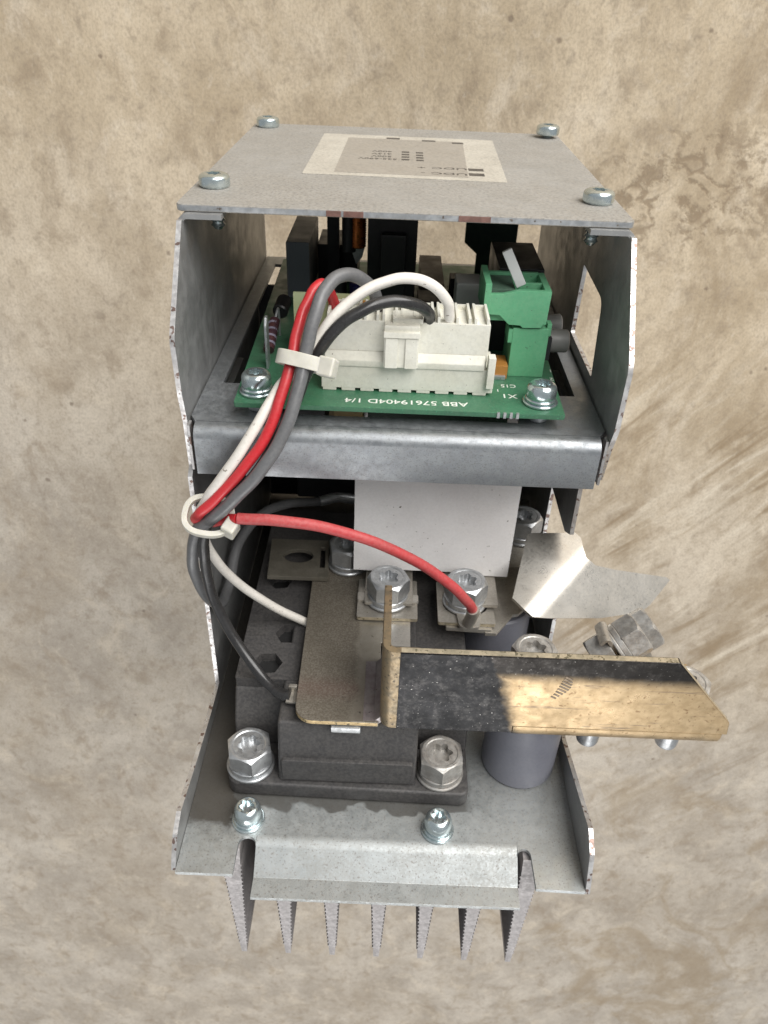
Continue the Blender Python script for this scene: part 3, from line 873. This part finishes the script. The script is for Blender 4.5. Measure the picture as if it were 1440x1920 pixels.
MB().prism(rpoly([(-32.8, -50), (31.0, -50), (31.0, 58), (-32.8, 58)], 0.6), 'z', -160.4, -157.6).build("module_top", plastic_black, pm, bevel=0.3)
MB().prism(rpoly([(-36.8, -181.6), (-36.8, -170.6), (10.4, -170.6), (10.4, -181.6)], 1.0), 'y', -76.55, -74).build("moulded_step", plastic_black, pm, bevel=0.5)
MB().box(11.6, 16.0, -62, -40, -165.5, -159).build("moulded_step", plastic_black, pm, bevel=0.5)
bolt_set(pm, (-49.4, -69.6, -182.6), rz=0.25)
bolt_set(pm, (20.9, -69.8, -182.6), rz=0.05, old=True)
MB().cyl((28.2, -66, -182.6), (0, 0, 1), 1.6, 4.2, 16, 0.5).build("ground_pin", zinc, pm)

# --- left bar: horizontal dusty plate folded up into the long brass strip
bus = part("brass_bar", unit, "folded brass bar, dark reflection painted in at its bent end")
MB().prism(rpoly([(-31.8, -74.6), (-2.6, -74.6), (-2.6, -36), (8.6, -36), (8.6, 8), (-32.8, 8)], [6.5, 0, 0, 0, 0, 0]), 'z', -152.4, -150.2, side=1) \
    .build("dusty_plate", [dusty_plate, brass_edge], bus, bevel=0.3)
MB().box(-19, -8.6, -75.4, -66, -155.6, -152.6).build("square_nut", zinc, bus, bevel=0.5)
up = MB().sheet([(-0.9, -45.0), (-0.9, -75.8), (10, -75.8)], [3.0], 2.6, 'z', -149.6, -113.2)
up.build("bent_edge", [copper_corner], bus, bevel=0.3)
MB().sheet([(-8.0, -151.2), (-3.6, -151.2), (-0.9, -148.2), (-0.9, -140)], [2.0, 2.0], 2.2, 'y', -74.0, -46).build("fold", fold_tin, bus, bevel=0.2)
def strip_poly(d):
    return [(3.4, -149.4 + d), (3.4, -113.2 - d), (91.4, -113.0 - d), (114.6 - d, -140.2), (115.4 - d, -146.0), (43.0, -146.0), (43.0, -149.4)]
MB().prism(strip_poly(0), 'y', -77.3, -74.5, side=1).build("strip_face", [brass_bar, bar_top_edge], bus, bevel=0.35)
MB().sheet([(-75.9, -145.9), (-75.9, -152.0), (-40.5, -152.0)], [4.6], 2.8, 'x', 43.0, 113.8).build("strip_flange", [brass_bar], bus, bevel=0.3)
# scrape mark on the strip, a shallow raised burr with fine ridges
for k in range(9):
    t_ = k / 8
    x = 57.8 - 3.6 * t_ + 0.9 * math.sin(PI * t_)
    z = -121.6 - 9.2 * t_
    w = 1.0 + 0.9 * math.sin(PI * min(1, t_ + 0.12))
    g = MB().box(-w, w, -77.42, -77.2, -0.33, 0.33)
    g.xform(Matrix.Translation((x, 0, z)) @ Matrix.Rotation(0.5, 4, 'Y'))
    g.build("scrape_mark", scrape, bus)
bolt_set(bus, (53.8, -47.0, -150.6), rz=0.32, old=True)
bolt_set(bus, (105.6, -60.0, -150.6), rz=0.6, old=True)
bolt_set(bus, (76.0, -60.0, -150.6), rz=0.1, old=True)
for x in (76.0, 105.6):
    MB().loft([(4.2, -152), (4.2, -171), (3.9, -172.2), (3.0, -172.8)][::-1], (x, -60, 0), N=28).build("bolt_end", zinc, bus)
    MB().loft([(hexr(13), -153.5), (hexr(13), -160)][::-1], (x, -60, 0), N=48).build("nut", zinc, bus)

# --- insulating post under the bar and the rear post
MB().cyl((52.5, -57, -189.9), (0, 0, 1), 14.0, 39.6, 56, 0.8).build("insulator_post", grey_plastic, unit)
MB().cyl((45.5, -5, -189.9), (0, 0, 1), 14.5, 36.5, 56, 0.8).build("insulator_post", grey_plastic, unit)

# --- terminal lugs with bolts
lug = part("terminal_lug", unit)
def lug_plate(x0, x1, y0, y1, z):
    cx = (x0 + x1) / 2
    h = [(cx + 8.9 * math.cos(a * PI / 12), y0 + 10.5 + 6.6 * math.sin(a * PI / 12)) for a in range(24)]
    MB().prism(rpoly([(x0, y0), (x1, y0), (x1, y1), (x0, y1)], 0.8), 'z', z - 1.6, z, holes=[h], side=1).build("lug_plate", [tin, bar_top_edge], lug, bevel=0.2)
lug_plate(-12.8, 11.4, -24.6, -1.5, -148.0)
lug_plate(19.4, 42.0, -26.8, -2.5, -147.0)
MB().prism(rpoly([(-10.0, -19), (9.4, -19), (9.4, 30), (-10.0, 30)], 0.8), 'z', -146.6, -145.0).build("lug_strap", tin, lug, bevel=0.25)
MB().prism(rpoly([(22.6, -19), (43.6, -19), (43.6, 30), (22.6, 30)], 0.8), 'z', -145.6, -144.0).build("lug_strap", tin, lug, bevel=0.25)
MB().prism(rpoly([(22.6, -27.6), (40.6, -28.4), (40.6, -14), (22.6, -14)], 0.5), 'z', -150.8, -148.8).build("lug_plate", tin, lug, bevel=0.25)
MB().prism([(-2, -38), (8.6, -38), (8.6, -24), (-2, -24)], 'z', -151.6, -149.8).build("lug_plate", tin_bright, lug, bevel=0.25)
bolt_set(lug, (-0.7, -13.6, -147.6), rz=0.5)
bolt_set(lug, (30.4, -14.6, -146.8), rz=0.35)
for x, y, z in ((-11.4, -13.4, -148), (10.2, -13.8, -148), (40.6, -15, -147)):
    MB().prism(rpoly([(x - 1.6, y - 2.4), (x + 1.6, y - 2.4), (x + 1.6, y + 2.4), (x - 1.6, y + 2.4)], 0.6), 'z', z, z + 1.1).build("lug_tab", tin_bright, lug, bevel=0.25)
# silver plate running to the right under the bolts
MB().prism([(40.0, 12), (62, 12), (62.5, -6), (52.5, -17), (50.0, -17.8), (42.4, -28.8), (38, -28.8)], 'z', -151.6, -149.9).build("side_plate", tin, lug, bevel=0.2)
screw_set(lug, (15.0, -20.5, -172), DOME, 0.4)
MB().box(8.5, 23, -30, -8, -176, -172.1).build("screw_bracket", galv_panel, lug, bevel=0.4)

# --- folded tinned bar reaching out to the right
A = Vector((78.8, -1.8, -130.2)); B = Vector((55.4, -28.1, -138.7))
b_ = (B - A).normalized()
n0 = Vector((0, -math.sin(math.radians(18)), math.cos(math.radians(18))))
w0 = b_.cross(n0).normalized()
if w0.x < 0:
    w0 = -w0
al, rbend, th = math.radians(34), 15.0, 1.6
def lerp(tab, w):
    for (a, va), (c, vc) in zip(tab, tab[1:]):
        if w <= c:
            return va + (vc - va) * max(0.0, (w - a)) / (c - a)
    return tab[-1][1]
S_MIN = [(-23, 7.5), (-22, 5.8), (-9, -6.6), (-6, -6.0), (-2, -2.0), (1, 0.2), (6, -1.0), (14, -8), (34, -28), (36, -28.5)]
S_MAX = [(-23, 8.5), (-22, 10.5), (-9.7, 36.5), (-3, 37.6), (1, 37.4), (5, 33.5), (23, 12), (35, -6), (36, -12)]
rb = MB()
half = rbend * al / 2
ws = [-23, -22, -18, -14, -9.7, -9, -6] + [-half + 2 * half * k / 10 for k in range(11)] + [6, 10, 14, 18, 23, 28, 32, 34, 35, 36]
def bar_point(w):
    """centre-surface position and normal at unrolled distance w from the bend line"""
    if w <= -half:
        return w0 * w, n0
    base = w0 * -half
    t_ = min(w + half, 2 * half) / rbend
    p = base + w0 * (rbend * math.sin(t_)) - n0 * (rbend * (1 - math.cos(t_)))
    nr = n0 * math.cos(t_) + w0 * math.sin(t_)
    if w > half:
        p = p + (w0 * math.cos(al) - n0 * math.sin(al)) * (w - half)
    return p, nr
rows = []
for w in ws:
    p, nr = bar_point(w)
    lo, hi = lerp(S_MIN, w), lerp(S_MAX, w)
    rows.append([(A + p + b_ * (lo + (hi - lo) * k / 6), nr) for k in range(7)])
topv = [[rb.bm.verts.new(q) for q, nr in r] for r in rows]
botv = [[rb.bm.verts.new(q - nr * th) for q, nr in r] for r in rows]
for i in range(len(rows) - 1):
    for k in range(6):
        rb.bm.faces.new((topv[i][k], topv[i][k + 1], topv[i + 1][k + 1], topv[i + 1][k]))
        rb.bm.faces.new((botv[i][k], botv[i + 1][k], botv[i + 1][k + 1], botv[i][k + 1]))
    for k in (0, 6):
        rb.bm.faces.new((topv[i][k], topv[i + 1][k], botv[i + 1][k], botv[i][k]))
for i in (0, len(rows) - 1):
    for k in range(6):
        rb.bm.faces.new((topv[i][k], topv[i][k + 1], botv[i][k + 1], botv[i][k]))
tinbar = rb.build("tinned_bar", tin_bright, unit, label="bright folded tinned bar reaching over the right panel")
bolt_set(tinbar, (58.6, 30.5, -146), rz=0.3)
MB().box(50, 66, 8, 60, -150, -146).build("bar_root", tin, tinbar, bevel=0.3)
MB().cyl((63.5, -7.5, -160), (0.25, 0.1, 1), 1.4, 18, 14).build("bar_pin", tan_wind, tinbar)
# outer bolts at the right end with a thin strap
ax = Vector((0.80, 0.22, 0.56)).normalized()
q0 = Vector((85.0, -40.5, -143.5))
ob = part("outer_strap", unit, "small bent strap with two bolts right of the tinned bar")
MB().sheet([(77.6, -138.0), (79.8, -134.6), (88.6, -149.9), (101, -149.9)], [1.2, 1.5], 1.3, 'y', -45.5, -35.5).build("strap_plate", tin, ob, bevel=0.2)
bolt_set(ob, q0, ax, 0.2, old=True)
place("bolt", BOLT_OLD, ob, q0 + Vector((8.8, 6.0, 1.0)), 0.5, ax)
place("nut", BOLT_OLD, ob, q0 - ax * 1.2, 0.1, -ax)

# --- tab with slotted hole behind the plate
tp = [(-53.0, 23), (-51.4, -2.6), (-25.8, -2.4), (-27.6, 23.2)]
slot = [(-39.8 + 6.4 * math.cos(a * PI / 14), 11.6 + 4.6 * math.sin(a * PI / 14)) for a in range(28)]
tab = MB().prism(tp, 'z', -149.4, -147.4, holes=[slot, [(-30.0, 4), (-27.8, 4), (-28.6, 18), (-30.6, 18)]]).build("slotted_tab", tin_shaded, unit, bevel=0.2)
bolt_set(unit_b := part("rear_bolt", unit), (-18.2, 10.5, -150), rz=0.2)
MB().box(-27, -8, 8, 30, -152.2, -150.2).build("rear_plate", tin_shaded, unit_b, bevel=0.2)

# --- white insulation sheet
MB().prism([(-15.3, -143.0), (-6, -143.2), (-5.4, -142.2), (37.4, -142.4), (38.0, -143.6), (48.8, -143.8), (48.8, -66), (-15.0, -66)], 'y', -1.6, -0.9) \
    .build("insulation_sheet", insul_white, unit, bevel=0.12, label="white insulation sheet hanging below the tray")

# --- things deep inside the lower compartment
MB().box(-46, 30, 60, 108, -150, -95).build("inner_choke", black_metal, unit, bevel=1.0)
MB().box(-40, -25, 48, 60, -112, -90).build("inner_winding", tan_wind, unit, bevel=1.5)
MB().box(-46, -12, 50, 60, -128, -118).build("inner_bracket", tan_wind, unit, bevel=0.5)
MB().tube([(-33.5, 45, -141.5), (-26, 48, -141), (-18, 50, -143)], 2.4, 14, 4).build("crimp_sleeve", zinc, unit)

# --- wires
RED1 = [(-20.8, 4.0, -44.9), (-21.9, 0.0, -32.8), (-24.9, -6.0, -22.2), (-27.9, -10.0, -21.4), (-30.7, -16.0, -25.4), (-32.6, -23.0, -31.4), (-34.0, -30.0, -38.1), (-36.6, -36.0, -46.9), (-40.5, -41.0, -56.9), (-47.7, -44.0, -67.6), (-56.5, -45.0, -78.1), (-63.6, -45.0, -85.6), (-66.4, -41.5, -90.5), (-65.8, -37.0, -95.0), (-61.5, -37.5, -94.5), (-56.8, -42.5, -89.8), (-51.3, -46.0, -86.4)]
RED2 = [(-51.3, -46.0, -86.4), (-38.2, -46.0, -86.6), (-22.8, -44.0, -90.4), (-6.8, -41.0, -97.5), (8.4, -38.0, -108.0), (20.6, -36.0, -118.9), (28.7, -34.0, -129.3), (31.6, -32.0, -135.0)]
GREY = [(-6.8, 4.0, -46.3), (-7.6, 0.0, -33.2), (-9.8, -4.0, -23.7), (-14.5, -9.0, -17.7), (-19.5, -14.0, -15.9), (-24.3, -20.0, -18.6), (-27.1, -26.0, -25.7), (-29.1, -30.0, -34.3), (-31.4, -36.0, -44.4), (-35.2, -42.0, -55.7), (-41.8, -46.0, -66.6), (-50.4, -47.0, -76.8), (-59.5, -45.0, -87.5), (-66.1, -42.0, -94.5), (-69.2, -40.0, -104.9), (-70.3, -38.0, -117.4), (-68.5, -33.0, -133.3), (-66.0, -24.0, -144.1), (-65.5, -10.0, -145.1), (-64.0, 5.0, -137.2), (-56.4, 20.0, -132.4), (-46.5, 32.0, -134.6), (-33.5, 45.0, -141.5)]
WHITE = [(16.0, -6.0, -39.1), (15.1, -9.0, -29.7), (13.7, -11.0, -23.7), (8.9, -13.0, -18.2), (0.9, -15.0, -15.4), (-7.6, -17.0, -16.9), (-15.9, -20.0, -21.3), (-21.8, -23.0, -26.3), (-27.0, -25.0, -33.8), (-32.3, -27.0, -41.1), (-37.3, -32.0, -45.3), (-41.4, -37.0, -51.2), (-48.2, -42.0, -61.6), (-56.3, -44.0, -73.4), (-61.8, -43.0, -82.2), (-65.6, -41.0, -90.7), (-65.7, -37.0, -102.3), (-64.1, -33.0, -113.8), (-58.8, -28.0, -128.6), (-48.1, -24.0, -143.0), (-31.9, -22.0, -155.5)]
BLACK = [(9.5, -5.0, -39.8), (8.8, -9.0, -30.8), (7.4, -13.0, -26.5), (2.5, -17.0, -22.5), (-4.8, -20.0, -21.3), (-12.0, -23.0, -22.9), (-18.8, -25.0, -27.1), (-24.6, -26.0, -33.8), (-28.6, -27.0, -41.0), (-32.2, -32.0, -48.8), (-36.2, -38.0, -57.0), (-43.4, -42.0, -69.2), (-52.6, -43.0, -80.7), (-61.2, -42.0, -90.4), (-64.4, -42.0, -98.4), (-65.0, -42.0, -110.2), (-63.4, -43.0, -124.1), (-57.9, -46.0, -138.0), (-50.3, -51.0, -147.6), (-42.9, -57.0, -153.3), (-37.5, -61.0, -153.4)]
WHITE[-2] = (-47.4, -24.0, -143.6)
MB().tube(RED1, 1.75, wob=0.10).build("wire", wire_red, unit, label="red wire looping from the white plug")
rw = MB().tube(RED2, 1.9, wob=0.10).build("wire", wire_red_dusty, unit, label="dusty red wire crossing to the right bolt")
MB().tube(GREY, 2.1, wob=0.10).build("wire", wire_grey, unit, label="grey wire")
MB().tube(WHITE, 1.72, wob=0.10).build("wire", wire_white, unit, label="white wire")
bw = MB().tube(BLACK, 1.9, wob=0.10).build("wire", wire_black, unit, label="black wire running down to the dusty plate")
# crimp lugs
MB().tube([(31.3, -32.3, -134.4), (32.0, -30.8, -137.6), (31.6, -29.6, -141.5), (31.0, -28.6, -145.5)], 2.45, 16, 4).build("crimp_sleeve", tin, rw)
MB().prism(rpoly([(27.5, -30.5), (35.5, -30.5), (37, -16), (26, -16)], 2.0), 'z', -146.9, -145.6).build("ring_tongue", tin, rw, bevel=0.2)
MB().tube([(-40.5, -59.0, -153.6), (-37.0, -61.2, -153.4), (-34.6, -61.6, -153.0)], 2.15, 16, 4).build("sleeve_end", wire_black, bw)
MB().sheet([(-36.0, -153.4), (-33.5, -153.8), (-30, -152.9)], [1.0], 1.0, 'y', -64.6, -58.4).build("crimp_lug", tin, bw, bevel=0.2)
MB().box(-35.5, -32.4, -59.4, -57.8, -154, -151).build("crimp_ear", tin, bw, bevel=0.3)

# --- cable ties
def cable_tie(center, axis, ux, a, b, width, head_ang, head=(5.4, 4.4, 4.6), name="cable_tie", label=None, thick=1.2):
    ax = Vector(axis).normalized()
    u = Vector(ux)
    u = (u - ax * u.dot(ax)).normalized()
    v = ax.cross(u)
    c = Vector(center)
    mb = MB()
    N = 64
    rings = []
    for k in range(N):
        t = 2 * PI * k / N
        ct, st = math.cos(t), math.sin(t)
        e = 2.6
        rr = (abs(ct / a) ** e + abs(st / b) ** e) ** (-1 / e)
        p = c + u * rr * ct + v * rr * st
        nrm = (u * ct / a + v * st / b).normalized()
        rings.append([mb.bm.verts.new(p + nrm * s * thick / 2 + ax * w * width / 2) for s, w in ((-1, -1), (1, -1), (1, 1), (-1, 1))])
    for k in range(N):
        A_, B_ = rings[k], rings[(k + 1) % N]
        for i in range(4):
            j = (i + 1) % 4
            mb.bm.faces.new((A_[i], A_[j], B_[j], B_[i]))
    o = mb.build(name, nylon, unit, bevel=0.25, label=label, bevmin=50)
    ct, st = math.cos(head_ang), math.sin(head_ang)
    hd = u * ct + v * st
    tg = ax.cross(hd)
    m = Matrix((tuple(tg), tuple(ax), tuple(hd))).transposed().to_4x4()
    rr = (abs(ct / a) ** 2.6 + abs(st / b) ** 2.6) ** (-1 / 2.6)
    h = MB().box(-head[0] / 2, head[0] / 2, -head[1] / 2, head[1] / 2, -head[2] * 0.35, head[2] * 0.65)
    h.xform(Matrix.Translation(c + hd * rr) @ m)
    h.build("tie_head", nylon, o, bevel=0.7, seg=3)
    return o
cable_tie((-30.4, -29.2, -38.0), (0.2, 0.50, 0.84), (1, 0, 0), 7.6, 4.6, 4.4, -0.25, head=(5.6, 6.0, 5.2), label="cable tie round the wires above the board")
cable_tie((-61.4, -43.6, -87.6), (0.12, -0.50, 0.86), (1, 0, -0.12), 7.6, 6.6, 2.4, -0.38, head=(5.4, 6.4, 4.6), thick=1.9, label="cable tie hanging at the left panel")
